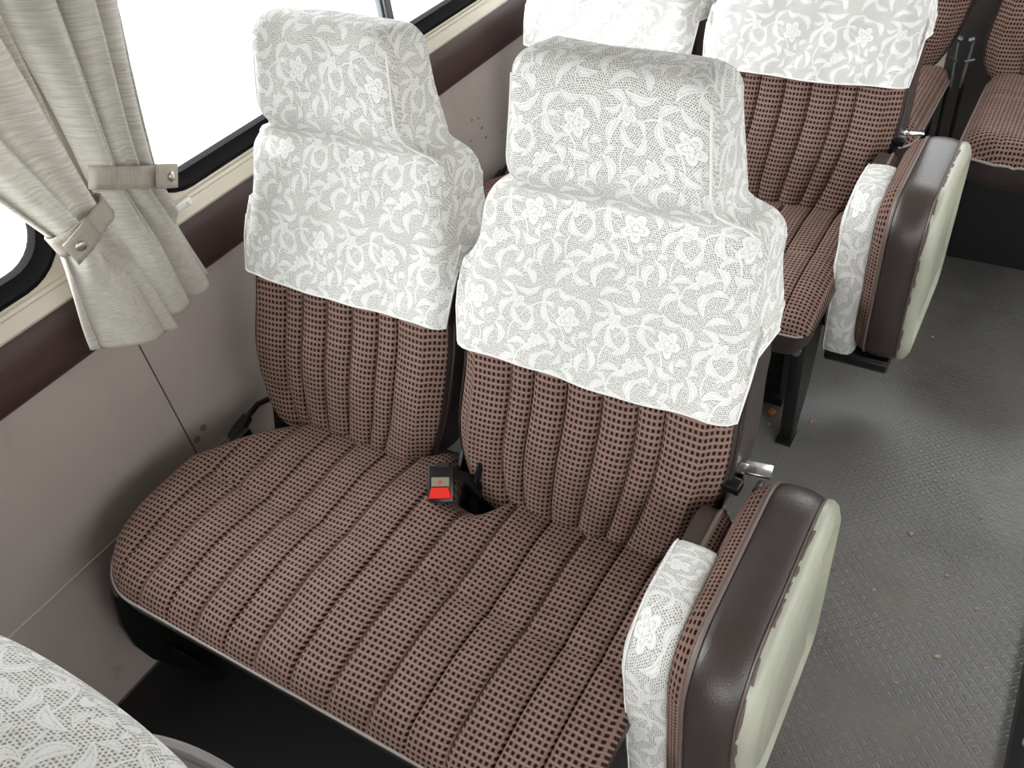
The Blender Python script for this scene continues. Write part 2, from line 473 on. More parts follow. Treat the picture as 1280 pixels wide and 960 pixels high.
def make_backrest(parent, x0, y0, recline, z0=.40, lean=.02):
    fs = lambda h, off, pl, side, tr=None: section(h, off, side, pl, tr)
    LEAN[0] = lean
    def roll(x, h): return -.045*(x-center(h))*sm(NECK-.02, TOP, h)
    # plaid front panel (the mesh of the part itself)
    mb = MB(); P = []; UV = []
    for h in stations(-.045, TOP-.028, 40):
        sec = fs(h, 0, True, .0)
        sec = [p for p in sec if p[3] in 'CF']
        P.append([(p[0], p[1], h+roll(p[0], h)) for p in sec])
        UV.append([(p[2]/.0072, h/.0100) for p in sec])
    for k in range(1, 6):
        a = pi/2*k/5; h = TOP-.03+.03*math.sin(a)
        sec = [p for p in fs(TOP-.03, 0, True, .0, .03*(1-math.cos(a))) if p[3] in 'CF']
        P.append([(p[0], p[1], h+roll(p[0], h)) for p in sec]); UV.append([(p[2]/.0072, h/.0100) for p in sec])
    mb.grid(P, UV)
    back = mb.build('backrest', M['plaid'], parent, angle=60)
    back.location = (x0, y0, z0); back.rotation_euler = (-recline, 0, 0)
    # vinyl shell: sides, back
    mb = MB(); P = []
    hs = stations(-.045, TOP-.028, 30)
    st = [(h, None, h) for h in hs]+[(TOP-.03, .03*(1-math.cos(pi/2*k/5)), TOP-.03+.03*math.sin(pi/2*k/5)) for k in range(1, 6)]
    for h, tr, z in st:
        sec = fs(h, 0.001, False, 1.0, tr)
        Lp = [p for p in sec if p[3] == 'L']; Rp = [p for p in sec if p[3] == 'R']
        i = sec.index(Rp[0]); Cl = [p for p in sec if p[3] == 'C']
        loop = [Cl[2]]+[Cl[1]]+[Cl[0]]+Lp[::-1]
        bx0, bx1 = Lp[0][0], Rp[-1][0]; yb = Lp[0][1]
        arc = []
        for k in range(1, 12):
            q = k/12; arc.append((bx0+(bx1-bx0)*q, yb+.012*math.sin(pi*q)**.5))
        loop = [(p[0], p[1]) for p in loop]+arc+[(p[0], p[1]) for p in Rp[::-1]]+[(Cl[-1][0], Cl[-1][1]), (Cl[-2][0], Cl[-2][1]), (Cl[-3][0], Cl[-3][1])]
        P.append([(p[0], p[1], z+roll(p[0], z)) for p in loop])
    mb.grid(P, flip=True)
    n = len(P[0])
    mb.add(P[-1], [list(range(n))]); mb.add(P[0], [list(range(n))[::-1]])
    mb.build('backrest_shell', M['leather'], back, angle=50)
    # piping beads down both edges
    mb = MB()
    for idx in (-1, 1):
        pts = []
        for h in hs:
            sec = fs(h, .0015, False, .0); Cl = [p for p in sec if p[3] == 'C']
            p = Cl[1] if idx < 0 else Cl[-2]
            pts.append((p[0], p[1], h+roll(p[0], h)))
        mb.tube(pts, .0028, 6)
    mb.build('piping', M['piping'], back)
    # lace cover
    mb = MB(); P = []; UV = []
    htop = TOP+.009
    hs = stations(HEM, htop-.03, 46)
    rnd = random.Random(int(x0*1000))
    ph = [rnd.uniform(0, 6) for _ in range(6)]
    def wr(s, h):
        w = .0016*math.sin(38*s+19*h+ph[0])*math.sin(23*h+ph[1])+.0012*math.sin(70*s-40*h+ph[2])
        return w
    def lace_row(h, tr, hz):
        sec = section(h, .0055, .97, False, tr)
        smax = sec[-1][2]
        row = []; uv = []
        for (x, d, s, sd) in sec:
            # side flaps end higher than the front hem
            q = sm(.208, .230, abs(s)) if h < NECK-.06 else 0
            hh = hz
            if q > 0 and hz < HEM+.20:
                t = (hz-HEM)/.20; hh = hz+q*.085*(1-t)**1.0
            fr = 1 if sd in 'FC' else .3
            flare = -.010*(1-sm(HEM, HEM+.09, hz))*fr
            sag = .006*math.sin(pi*(s/.2))*0
            dd = d+flare+wr(s, hh)*(1 if sd == 'F' else .5)
            xx = x+(0 if sd == 'F' else math.copysign(.0015*(1-sm(HEM, HEM+.12, hz)), x))
            if hz < HEM+.002: hh += .0025*math.sin(s*21+ph[3])
            row.append((xx, dd, hh+roll(xx, hh))); uv.append((s, hh))
        return row, uv
    for h in hs:
        r, u = lace_row(h, None, h); P.append(r); UV.append(u)
    vv = htop-.03
    for k in range(1, 8):
        a = pi/2*k/7; z = htop-.03+.03*math.sin(a)
        r, u = lace_row(htop-.03, .03*(1-math.cos(a)), z)
        vv += .03*pi/2/7
        P.append(r); UV.append([(q[0], vv) for q in u])
    for j in range(len(P[0])):
        v = P[0][j][2]
        for i in range(len(P)):
            if i: v += (Vector(P[i][j])-Vector(P[i-1][j])).length
            UV[i][j] = (UV[i][j][0], v)
    mb.grid(P, UV)
    # the cover closes round the back of the headrest
    B = []; BU = []
    for i, row in enumerate(P):
        if i < len(hs) and hs[i] < .40: continue
        a, b = Vector(row[-1]), Vector(row[0]); ar = []; au = []
        for k in range(25):
            q = k/24; d = .020*max(0, 1-(2*q-1)**2)**.38
            ar.append((a.x+(b.x-a.x)*q, a.y+(b.y-a.y)*q+d, a.z)); au.append((.42+q*abs(a.x-b.x), UV[i][0][1]))
        B.append(ar); BU.append(au)
    mb.grid(B, BU)
    ring_ = P[-1]+B[-1][1:-1]; rc_ = Vector((sum(p[0] for p in ring_)/len(ring_), sum(p[1] for p in ring_)/len(ring_), htop+.005))
    rows = []; ru = []
    for q in (0, .5, .97):
        rows.append([tuple(Vector(p).lerp(rc_, q)) for p in ring_]); ru.append([(pp[0], pp[1]+vv) for pp in rows[-1]])
    mb.grid(rows, ru, closed=True); mb.add(rows[-1], [list(range(len(ring_)))], ru[-1])
    # hem and seam ridges sewn into the cover
    mb.cur = 1
    def idx_of(pred): return [j for j, p in enumerate(section(.4, .0055, .97, False)) if pred(p)]
    C = idx_of(lambda p: p[3] == 'C'); jr = C[-3]; jl = C[2]
    for j in (jl, jr):
        mb.tube([(P[i][j][0], P[i][j][1]-.0004, P[i][j][2]) for i, h in enumerate(hs) if h > NECK-.01], .0018, 6)
    mb.tube([(p[0], p[1]-.0002, p[2]+.001) for p in P[0]], .0016, 6)
    o = mb.build('lace_cover', [M['lace'], M['hem']], back, angle=70, weld=False)
    return back

# ------------------------------------------------------------------ double seat
def seat_outline():
    x0, x1 = .088, .957; R = .115; R1 = .03
    def yf(x):
        base = -.336+.016*(x-.3)
        if x < x0+R:
            q = (x0+R-x)/R; return base+R*.95*(1-math.sqrt(max(0, 1-q*q)))
        if x > x1-R1:
            q = (x-(x1-R1))/R1; return base+R1*(1-math.sqrt(max(0, 1-q*q)))
        return base
    def yb(x):
        y = .135
        if x < .255: y -= .225*((.255-x)/.167)**1.12         # corner cut away beside the wall
        a = abs(x-.595)
        y -= .105*(1-sm(.018, .085, a))
        return y
    return x0, x1, yf, yb
CS = [.165, .225, .285, .345, .405, .465, .535, .60, .665, .725, .785, .845, .900]   # sewn lines of the cushion
def make_double_seat(label):
    t = thing('double_seat', label, 'bus seat', (0, 0, 0))
    x0, x1, yf, yb = seat_outline()
    ZT = .445
    def top_z(x, y):
        z = ZT
        z -= .020*math.exp(-((x-.31)/.13)**2-((y+.07)/.13)**2)
        z -= .020*math.exp(-((x-.75)/.13)**2-((y+.07)/.13)**2)
        z += .010*math.exp(-((x-.545)/.06)**2)
        z -= .020*sm(.18, .335, -y)
        z -= .022*sm(-.02, .11, y)
        # ribs
        k = sorted([x0]+CS+[x1])
        for a, b in zip(k, k[1:]):
            if a <= x <= b:
                q = (x-a)/(b-a); z -= .0020*abs(2*q-1)**4+.0013*max(0, 1-min(q, 1-q)/.05)
        # tufting crease across each sitting place
        for (a, b, yy) in ((.155, .475, -.105), (.60, .93, -.115)):
            m = sm(a-.02, a+.03, x)*(1-sm(b-.03, b+.02, x))
            z -= .006*m*math.exp(-((y-yy)/.008)**2)
        z += .0015*math.sin(31*x+17*y)*math.sin(23*y-9*x)
        return z
    # columns
    xs = []
    k = sorted([x0]+CS+[x1])
    for a, b in zip(k, k[1:]):
        for q in (0, .07, .2, .4, .6, .8, .93): xs.append(a+(b-a)*q)
    xs += [x1, x0+.003, x0+.010, x0+.02, x0+.035, x1-.003, x1-.01, x1-.02]
    xs = sorted(set(round(x, 5) for x in xs))
    N = 64
    P = []; UV = []
    r = .045
    for x in xs:
        a, b = yf(x), yb(x); row = []; uv = []
        for j in range(N+1):
            q = j/N; q = q-.55*math.sin(2*pi*q)/(2*pi)
            y = a+(b-a)*q
            # distance to the boundary (rounded box, approximate)
            df = (y-a)*(1.0 if x > x0+.115 else max(.25, math.sqrt(max(.06, 1-((x0+.115-x)/.115)**2))))
            dl = x-x0
            if y < -.336+.115:
                cx, cy = x0+.115, -.336+.109
                if x < cx: dl = min(dl, max(0, .113-math.hypot(x-cx, (y-cy)*1.03)))
            d = min(df, dl, x1-x, (b-y)*(.6 if x < .26 else .8))
            d = max(0, d)
            z = top_z(x, y)
            if d < r: z -= (r-math.sqrt(max(0, r*r-(r-d)**2)))*1.0
            row.append((x, y, max(z, .388))); uv.append(None)
        # arc length along column for the weave
        s = 0
        for j, p in enumerate(row):
            if j: s += math.hypot(p[1]-row[j-1][1], (p[2]-row[j-1][2]))
            uv[j] = (x/.0080, (s+a)/.0086)
        P.append(row); UV.append(uv)
    mb = MB(); mb.grid(P, UV)
    cushion = mb.build('cushion', M['plaid'], t, angle=60)
    # skirt
    loop = [P[i][0] for i in range(len(xs))]+[P[-1][j] for j in range(1, N+1)]+[P[i][N] for i in range(len(xs)-2, -1, -1)]+[P[0][j] for j in range(N-1, 0, -1)]
    mb = MB(); g = []
    for dz, ins in ((0.0, 0), (-.012, -.003), (-.04, .004), (-.065, .02)):
        g.append([(p[0]+(.5-p[0])*ins*2, p[1]+(-.1-p[1])*ins*2, p[2]+dz if dz == 0 else .40+dz) for p in loop])
    mb.grid(g, closed=True)
    mb.add(g[-1], [list(range(len(loop)))])
    mb.build('cushion_skirt', M['leather'], cushion, recalc=True)
    mb = MB()
    edge = [(p[0], p[1], p[2]+.001) for p in loop[:len(xs)-4]]        # the pale bead shows along the front only
    # keep the bead spacing even
    pts = [edge[0]]
    for p in edge[1:]:
        if (Vector(p)-Vector(pts[-1])).length > .008: pts.append(p)
    mb.tube(pts, .0022, 6)
    mb.build('piping', M['greypipe'], cushion)
    rest = [(p[0], p[1], p[2]-.004) for p in (loop[len(xs)+N+len(xs)-2-10:]+loop[:14])]
    pts = [rest[0]]
    for p in rest[1:]:
        if (Vector(p)-Vector(pts[-1])).length > .008: pts.append(p)
    mb = MB(); mb.tube(pts, .0065, 8); mb.build('leather_edge', M['piping'], cushion)
    # seat pan and frame
    mb = MB(); mb.prism(rrect(.13, .92, -.29, .22, .05), 2, .315, .338, .006)
    mb.box((.53, .17, .30), (.80, .03, .035), .004)
    mb.box((.53, -.24, .31), (.78, .03, .03), .004)
    frame = mb.build('frame', M['matblack'], t, angle=35)
    # wall-side curved bracket
    mb = MB(); mb.prism([(-.270, .392), (-.302, .36), (-.328, .31), (-.342, .25), (-.344, .19), (-.334, .132), (-.312, .07), (-.285, 0), (-.20, 0), (-.17, .10), (-.10, .24), (.03, .30), (.03, .385)], 0, .088, .102, .003)
    mb.prism([(-.310, .132), (-.300, .132), (-.265, 0), (-.275, 0)], 0, .10, .150, 0)
    mb.build('side_bracket', M['black'], t, angle=35)
    # aisle legs: pressed channel, front flange plus a tapering web
    mb = MB(); mb.box((.9155, -.214, .140), (.026, .006, .28), .002)
    mb.prism([(-.214, 0), (-.190, 0), (-.125, .09), (-.06, .27), (-.06, .315), (-.214, .315)], 0, .926, .930, 0)
    mb.box((.9155, -.205, .004), (.035, .05, .008), .002)
    leg = mb.build('leg', M['black'], t, angle=35)
    mb = MB(); mb.tube([(.916, -.218, .27), (.916, -.228, .27)], [.010, .010], 10); mb.build('bolt', M['chrome'], leg)
    mb = MB(); mb.box((.84, -.02, .16), (.05, .16, .32), .004); mb.box((.84, -.02, .012), (.07, .19, .024), .004)
    mb.build('leg', M['matblack'], t, angle=35)
    # hinge plates that carry the backrests
    for xx in (.135, .535, .925):
        wd = .022 if xx < .2 else .004
        mb = MB(); mb.prism([(.06, .32), (.20, .32), (.215, .40), (.19, .47), (.13, .47), (.09, .42)], 0, xx-wd, xx+wd, .001)
        mb.build('hinge_plate', M['black'], t, angle=35)
    return t

def finish_double(t, recl_w, recl_a):
    bw = make_backrest(t, .325, .066, recl_w, lean=.012)
    ba = make_backrest(t, .772, .066, recl_a)
    bw['label'] = 'window side backrest'; ba['label'] = 'aisle side backrest'
    return bw, ba

R = math.radians
ds = make_double_seat('large brown dotted double seat with two lace-topped backs, beside the curtains')
bw, ba = finish_double(ds, R(15.0), R(10.8))
dsb = copy_tree(ds); dsb.location = (-.024, .979, .007-.007)
dsb['label'] = 'brown double bus seat with lace tops directly behind the middle double seat'
dsf = copy_tree(ds); dsf.location = (0, -.979, 0)
dsf['label'] = 'nearest double seat, only its lace headrest back showing in the lower left corner'
def sub(o, label):
    return [c for c in o.children if c.get('label') == label][0]
sub(dsf, 'aisle side backrest').rotation_euler = (-R(25.8), 0, 0)
sub(dsb, 'window side backrest').rotation_euler = (-R(12), 0, 0)
# moulded pouch rim on the back of the near seat (its own back is the one we look over)
def pouch(back):
    mb = MB(); rim = []; low = []; n = 32
    for k in range(n+1):
        a = pi*k/n; x = .0-.128*math.cos(a); d = THK+.012+.090*math.sin(a)**.8
        rim.append((x, d, .50)); low.append((x*.9, THK+.015+.03*math.sin(a), .24))
    mb.grid([[(p[0]*.93, p[1]-.012, .485) for p in rim], rim, low])
    mb.tube([(p[0], p[1], p[2]) for p in rim], .006, 8)
    mb.grid([[(p[0]*.93, p[1]-.012, .485) for p in rim], [(p[0]*.8, THK+.012, .43) for p in rim]])
    return mb.build('seat_back_pouch', M['greyvinyl'], back)
pouch(sub(dsf, 'aisle side backrest'))
for o in (ds, dsb, dsf): o['group'] = 'double seats along the window wall'

# ------------------------------------------------------------------ folded aisle seat
def make_jump(label):
    t = thing('folding_aisle_seat', label, 'folding seat', (0, 0, 0), 'folded aisle seats')
    # cushion rim: outline in (y, z), extruded along x
    def rring(y0, y1, z0, z1, r, d):
        pts = rrect(y0+d, y1-d, z0+d, z1-d, [max(q-d, .004) for q in r], 9); out = []
        for i, p in enumerate(pts):
            out.append(Vector(p)); q = pts[(i+1) % len(pts)]
            if i % 10 == 9:
                for k in range(1, 21): out.append(Vector(p).lerp(Vector(q), k/21))
        return out
    def ol_(d): return rring(-.172, .168, .235, .598, [.07, .05, .085, .085], d)
    ol = ol_(0); per = 1.28
    def ring(d, x): return [(x, p.x, p.y) for p in ol_(d)]
    mb = MB(); rows = [ring(.004, 1.030), ring(-.001, 1.036), ring(-.0035, 1.044), ring(-.005, 1.060), ring(-.004, 1.074), ring(-.0015, 1.086), ring(.004, 1.094)]
    mb.grid(rows, closed=True, flip=True)
    mb.add(rows[-1], [list(range(120))])
    cush = mb.build('seat_cushion', M['leather'], t, angle=50, recalc=True)
    mb = MB(); rows = []; uvs = []
    for d, x in ((.002, 1.031), (.004, 1.022), (.012, 1.010), (.03, 1.000), (.07, .992), (.12, .989)):
        rr = ring(d, x); rows.append(rr)
        uvs.append([((k*per/120)/.0085, (d+1.031-x)/.0085) for k in range(120)])
    mb.grid(rows, uvs, closed=True)
    mb.add(rows[-1], [list(range(120))[::-1]], [(p[1]/.0085, p[2]/.0085) for p in rows[-1]])
    mb.build('cushion_cover', M['plaid'], cush, angle=70, recalc=True)
    mb = MB(); mb.tube([(1.031, p.x, p.y) for p in ol_(.0005)], .0034, 6, closed=True)
    mb.tube([(1.0925, p.x, p.y) for p in ol_(.001)], .0022, 6, closed=True)
    mb.build('piping', M['brownpipe'], cush)
    # painted metal back plate with a pressed panel
    mb = MB(); rows = []
    prof = [(.004, 1.094), (-.0012, 1.0945), (-.0012, 1.100), (.003, 1.107), (.016, 1.113), (.024, 1.113), (.036, 1.099), (.046, 1.096), (.060, 1.097), (.076, 1.109), (.088, 1.111), (.14, 1.111)]
    for d, x in prof: rows.append(ring(d, x))
    mb.grid(rows, closed=True, flip=True); mb.add(rows[-1], [list(range(120))])
    # paint chipped off along the front and top edge
    rnd = random.Random(11); mb.cur = 1; k = 0; oe = ol_(-.0018)
    while k < 120:
        p = ol[k]
        if (p.x < -.05 or p.y > .55) and rnd.random() < .45:
            L = rnd.randint(2, 6)
            A = [(1.0958+rnd.uniform(0, .0028), *oe[(k+i) % 120]) for i in range(L+1)]
            B = [(1.0945+rnd.uniform(-.0005, .0005), *oe[(k+i) % 120]) for i in range(L+1)]
            mb.grid([B, A]); k += L
        k += 1
    plate = mb.build('back_plate', [M['cream'], M['undercoat']], t, angle=40, recalc=True)
    # folded backrest of the aisle seat: vinyl slab, plaid flank, lace cover over its front end
    def ob_(d): return rring(-.150, .085, .215, .573, [.05, .03, .03, .055], d)
    pb = 1.1
    def rb(d, x): return [(x, p.x, p.y) for p in ob_(d)]
    mb = MB(); rows = [rb(.02, .951), rb(.007, .953), rb(.001, .957), rb(0, .963), rb(0, .978), rb(.0, .982)]
    mb.grid(rows, closed=True, flip=True); mb.add(rows[0], [list(range(120))])
    slab = mb.build('folded_backrest', M['leather'], t, angle=50, recalc=True)
    mb = MB(); rows = []; uvs = []
    for d, x in ((0, .982), (.003, .990), (.010, .996), (.03, 1.0), (.06, 1.001)):
        rows.append(rb(d, x)); uvs.append([(k*pb/120/.0085, (d+x)/.0085) for k in range(120)])
    mb.grid(rows, uvs, closed=True, flip=True); mb.add(rows[-1], [list(range(120))], [(p[1]/.0085, p[2]/.0085) for p in rows[-1]])
    mb.build('backrest_cover', M['plaid'], slab, angle=70, recalc=True)
    mb = MB(); mb.tube([(.982, p.x, p.y) for p in ob_(-.001)], .003, 6, closed=True); mb.build('piping', M['brownpipe'], slab)
    # lace
    def oc_(d): return rring(-.160, .005, .205, .584, [.055, .010, .010, .075], d)
    pc = 1.02
    def rc(d, x): return [(x, p.x, p.y) for p in oc_(d)]
    mb = MB(); rows = []; uvs = []; v = 0
    lst = [(.08, .945), (.05, .945), (.018, .946), (.006, .950), (.001, .958), (0, .970), (.0, .990), (.002, 1.003), (.008, 1.009), (.02, 1.011), (.05, 1.011)]
    rn = random.Random(4)
    for i, (d, x) in enumerate(lst):
        rr = rc(d, x)
        rr = [(p[0]+.0012*math.sin(p[2]*60+p[1]*30+i), p[1]+.0010*math.sin(p[2]*45+i*.7), p[2]) for p in rr]
        if i: v += math.hypot(lst[i][0]-lst[i-1][0], lst[i][1]-lst[i-1][1])
        rows.append(rr); uvs.append([(k*pc/120, v) for k in range(120)])
    mb.grid(rows, uvs, closed=True, flip=True)
    mb.add(rows[-1], [list(range(120))], [(p[1], p[2]) for p in rows[-1]]); mb.add(rows[0], [list(range(120))[::-1]], [(p[1], p[2]) for p in rows[0]])
    mb.cur = 1; mb.tube([(.953, p.x, p.y) for p in oc_(.003)], .0012, 6, closed=True)
    mb.build('lace_cover', [M['lace'], M['hem']], slab, angle=60, recalc=True)
    # latch, chrome hinge strap, support arm
    mb = MB(); mb.box((.970, .112, .578), (.046, .020, .015), .003, Euler((.2, 0, -.12)))
    mb.build('latch', M['black'], t)
    mb = MB(); mb.box((1.002, .146, .582), (.036, .026, .004), .0012, Euler((R(-8), 0, R(8)))); mb.box((.984, .138, .574), (.012, .02, .022), .002)
    mb.build('hinge_strap', M['chrome'], t, angle=30)
    mb = MB(); mb.prism(rrect(-.150, .13, .188, .233, [.035, .01, .005, .005], 6), 0, .955, 1.08, .004)
    mb.box((.925, .0, .21), (.07, .05, .04), .004)
    mb.prism([(.09, .20), (.14, .20), (.15, .56), (.12, .57)], 0, 1.004, 1.012, .001)
    mb.build('support_arm', M['black'], t, angle=35)
    return t
js = make_jump('folded aisle seat with cream metal plate beside the middle double seat, nearest of the two')
jb = copy_tree(js); jb.location = (-.024, .979, 0)
jb['label'] = 'folded aisle seat with cream metal plate further back, beside the rear lace seat'

# ------------------------------------------------------------------ belt hardware
def make_buckle():
    t = thing('seat_belt_buckle', 'black seat belt buckle with red button, in the gap between the two middle backs', 'seat belt buckle', (.560, .018, .468))
    nz = Vector((.42, -.52, .74)).normalized(); ny = Vector((-.30, .62, .72)); ny = (ny-nz*ny.dot(nz)).normalized()
    e = Matrix((ny.cross(nz), ny, nz)).transposed().to_euler()       # local z = face normal, local y = up the buckle
    Rm = e.to_matrix()
    def loc(p): return Rm @ Vector(p)
    mb = MB(); mb.box((0, 0, 0), (.040, .056, .020), .004)
    o = mb.build('housing', M['black'], t, angle=30); o.rotation_euler = e
    o['label'] = 'black plastic housing'
    mb = MB(); bm = bmesh.new()
    v = [bm.verts.new(p) for p in ((-.0185, -.022, .0105), (.0185, -.022, .0105), (.0135, -.0045, .0105), (-.0135, -.0045, .0105))]
    w = [bm.verts.new((p.co.x*.88, -.0135+(p.co.y+.0135)*.85, .0150)) for p in v]
    bm.faces.new(w)
    for i in range(4): bm.faces.new([v[i], v[(i+1) % 4], w[(i+1) % 4], w[i]])
    mb.bm(bm); b = mb.build('release_button', M['red'], o, smooth=False)
    mb = MB(); mb.box((0, .0035, .0105), (.027, .014, .002), .0006); mb.build('indicator_window', M['green'], o, smooth=False)
    mb = MB(); mb.prism([(-.0045, .001), (.0045, .001), (0, .006)], 2, .0112, .0120); mb.build('arrow_mark', M['red'], o, smooth=False)
    mb = MB(); mb.box((.004, .029, .004), (.020, .008, .012), .002); mb.build('slot', M['matblack'], o, smooth=False)
    mb = MB(); pts = [loc((.004, .02, -.006)), (.028, .036, -.012), (.038, .044, -.05), (.038, .044, -.10)]
    P = []
    for p in pts: P.append([(p[0]-.004, p[1]-.010, p[2]), (p[0]+.004, p[1]-.010, p[2]+.001), (p[0]+.004, p[1]+.010, p[2]+.001), (p[0]-.004, p[1]+.010, p[2])])
    mb.grid(P, closed=True); mb.build('strap', M['black'], t)
    return t
make_buckle()
mb = MB()
mb.tube([(.605, .085, .395), (.60, .066, .425), (.598, .058, .455), (.606, .070, .490)], .0055, 8)
tag(mb.build('belt_stalk', M['black']), 'thin black curved belt stalk behind the red-buttoned buckle', 'belt stalk')
t = thing('reclining_handle', 'black reclining handle low on the wall beside the middle cushion', 'handle', (.03, .07, .36))
mb = MB(); mb.tube([(.02, -.055, -.012), (.02, -.035, -.006), (.02, -.005, .002)], [.011, .013, .011], 10); mb.build('grip', M['black'], t)
mb = MB(); mb.tube([(.02, -.006, .002), (.022, .025, .010), (.026, .05, .004), (.04, .085, -.012), (.08, .09, -.02)], .006, 8); mb.build('bent_rod', M['black'], t)
mb = MB(); mb.tube([(.0, -.03, -.012), (.02, -.03, -.006)], .005, 8); mb.build('wall_pin', M['black'], t)

hb = copy_tree(bpy.data.objects['reclining_handle']); hb.location = (.002, 1.05, .36); hb['label'] = 'black reclining handle on the wall beside the cushion of the rear lace seat'
# ------------------------------------------------------------------ rear single seats
def make_rear(label, xc):
    t = thing('rear_bench_seat', label, 'bus seat', (xc, 1.40, 0), 'rear bench seats')
    hw = .208
    P = []; UV = []
    n = 56
    sl = [-.20, -.135, -.05, .05, .135, .20]
    for j in range(33):
        y = .46*j/32; row = []; uv = []
        for i in range(n+1):
            x = -hw+2*hw*i/n
            d = min(hw-abs(x), y, .46-y); d = max(0, d)
            if hw-abs(x) < .08 and y < .08: d = max(0, .08-math.hypot(.08-(hw-abs(x)), .08-y))
            z = .435+.01*math.cos(y*5)
            g = min(abs(x-s) for s in sl); z -= .004*math.exp(-(g/.006)**2)
            z -= .005*math.exp(-((y-.28)/.008)**2)
            if d < .05: z -= .05-math.sqrt(max(0, .0025-(.05-d)**2))
            xx = x
            if y < .08:
                mxw = hw-(.08-math.sqrt(max(0, .0064-(.08-y)**2))); xx = x*mxw/hw
            row.append((xx, y, z)); uv.append((xx/.0085, (y+.45*min(z-.435, 0))/.0095))
        P.append(row); UV.append(uv)
    mb = MB(); mb.grid(P, UV); cu = mb.build('cushion', M['plaid'], t, angle=60, weld=False)
    loop = P[0]+[r[-1] for r in P[1:]]+P[-1][-2::-1]+[r[0] for r in P[-2:0:-1]]
    mb = MB(); mb.grid([loop, [(p[0]*.995, p[1]+.002, .36) for p in loop], [(p[0]*.93, .03+p[1]*.92, .32) for p in loop]], closed=True)
    mb.add([(p[0]*.93, .03+p[1]*.92, .32) for p in loop], [list(range(len(loop)))])
    mb.build('cushion_skirt', M['leather'], cu, recalc=True)
    mb = MB(); pp = [loop[0]]
    for p in loop[1:]:
        if (Vector(p)-Vector(pp[-1])).length > .008: pp.append(p)
    mb.tube(pp, .003, 6, closed=True); mb.build('piping', M['greypipe'], cu)
    # plain tall backrest
    mb = MB(); P = []; UV = []
    for h in stations(-.02, .43, 34):
        sec = [p for p in section(h, .012, 0, 2) if p[3] in 'CF']
        P.append([(p[0]*1.02, p[1]+.45, h+.40) for p in sec]); UV.append([(p[2]/.0072, h/.0100) for p in sec])
    for r_ in (P,):
        for i, row in enumerate(r_):
            r_[i] = [(x, y+(z-.42)*.16, z) for x, y, z in row]
    mb.grid(P, UV); bk = mb.build('backrest', M['plaid'], t, angle=60)
    mb = MB(); Q = []
    for h in stations(-.02, .43, 24):
        sec = section(h, .013, 1, False); cl = [p for p in sec if p[3] in 'LC']; cr = [p for p in sec if p[3] in 'RC']
        seq = [p for p in sec if p[3] == 'C'][:3][::-1]+[p for p in sec if p[3] == 'L'][::-1]+[p for p in sec if p[3] == 'R'][::-1]+[p for p in sec if p[3] == 'C'][-1:-4:-1]
        Q.append([(p[0]*1.02, p[1]+.45+(h-.02)*.16, h+.40) for p in seq])
    mb.grid(Q, flip=True); mb.add(Q[-1], [list(range(len(Q[-1])))])
    mb.build('backrest_shell', M['leather'], bk)
    for sx in (-.17, .17):
        mb = MB(); mb.box((sx, .44, .17), (.035, .04, .31), .004); mb.box((sx, .44, .006), (.05, .06, .012), .003); mb.build('leg', M['matblack'], t)
    return t
rl = make_rear('rear brown dotted seat left of the belt stalks, half hidden by lace', .735)
rr = copy_tree(rl); rr.location = (1.243, 1.40, 0)
rr['label'] = 'rear brown dotted seat at the right edge, above the black box'
for dx, lab in ((.944, 'left of the two thin metal belt stalks between the rear seats'), (.974, 'right of the two thin metal belt stalks between the rear seats')):
    s = -1 if dx < .97 else 1
    t = thing('belt_stalk', lab, 'belt stalk', (dx, 1.90, 0))
    mb = MB()
    mb.tube([(-s*.004, -.04, .36), (0, -.035, .42), (s*.004, -.03, .488)], .0042, 8)
    mb.tube([(-s*.006, -.035, .484), (s*.006, -.035, .490)], .008, 8)
    mb.tube([(-s*.006, -.038, .43), (s*.016, -.032, .435)], .004, 8)
    mb.build('rod', M['alu'], t)
    mb = MB(); mb.box((s*.002, -.025, .18), (.012, .012, .37), .002); mb.box((-s*.004, -.025, .004), (.018, .05, .008), .002)
    mb.build('floor_bracket', M['black'], t, angle=30)
mb = MB(); mb.prism(rrect(1.055, 1.98, 1.612, 1.80, .01, 3), 2, 0, .238, .003)
tag(mb.build('heater_box', M['matblack'], angle=30), 'low black box on the floor under the right rear seat', 'box')
mb = MB(); mb.box((.975, 2.06, .45), (.15, .04, .90), .004); mb.box((.975, 2.05, .02), (.18, .08, .04), .004)
tag(mb.build('divider_panel', M['greyvinyl'], angle=30), 'narrow grey vinyl post between the two rear seat backs', 'divider')

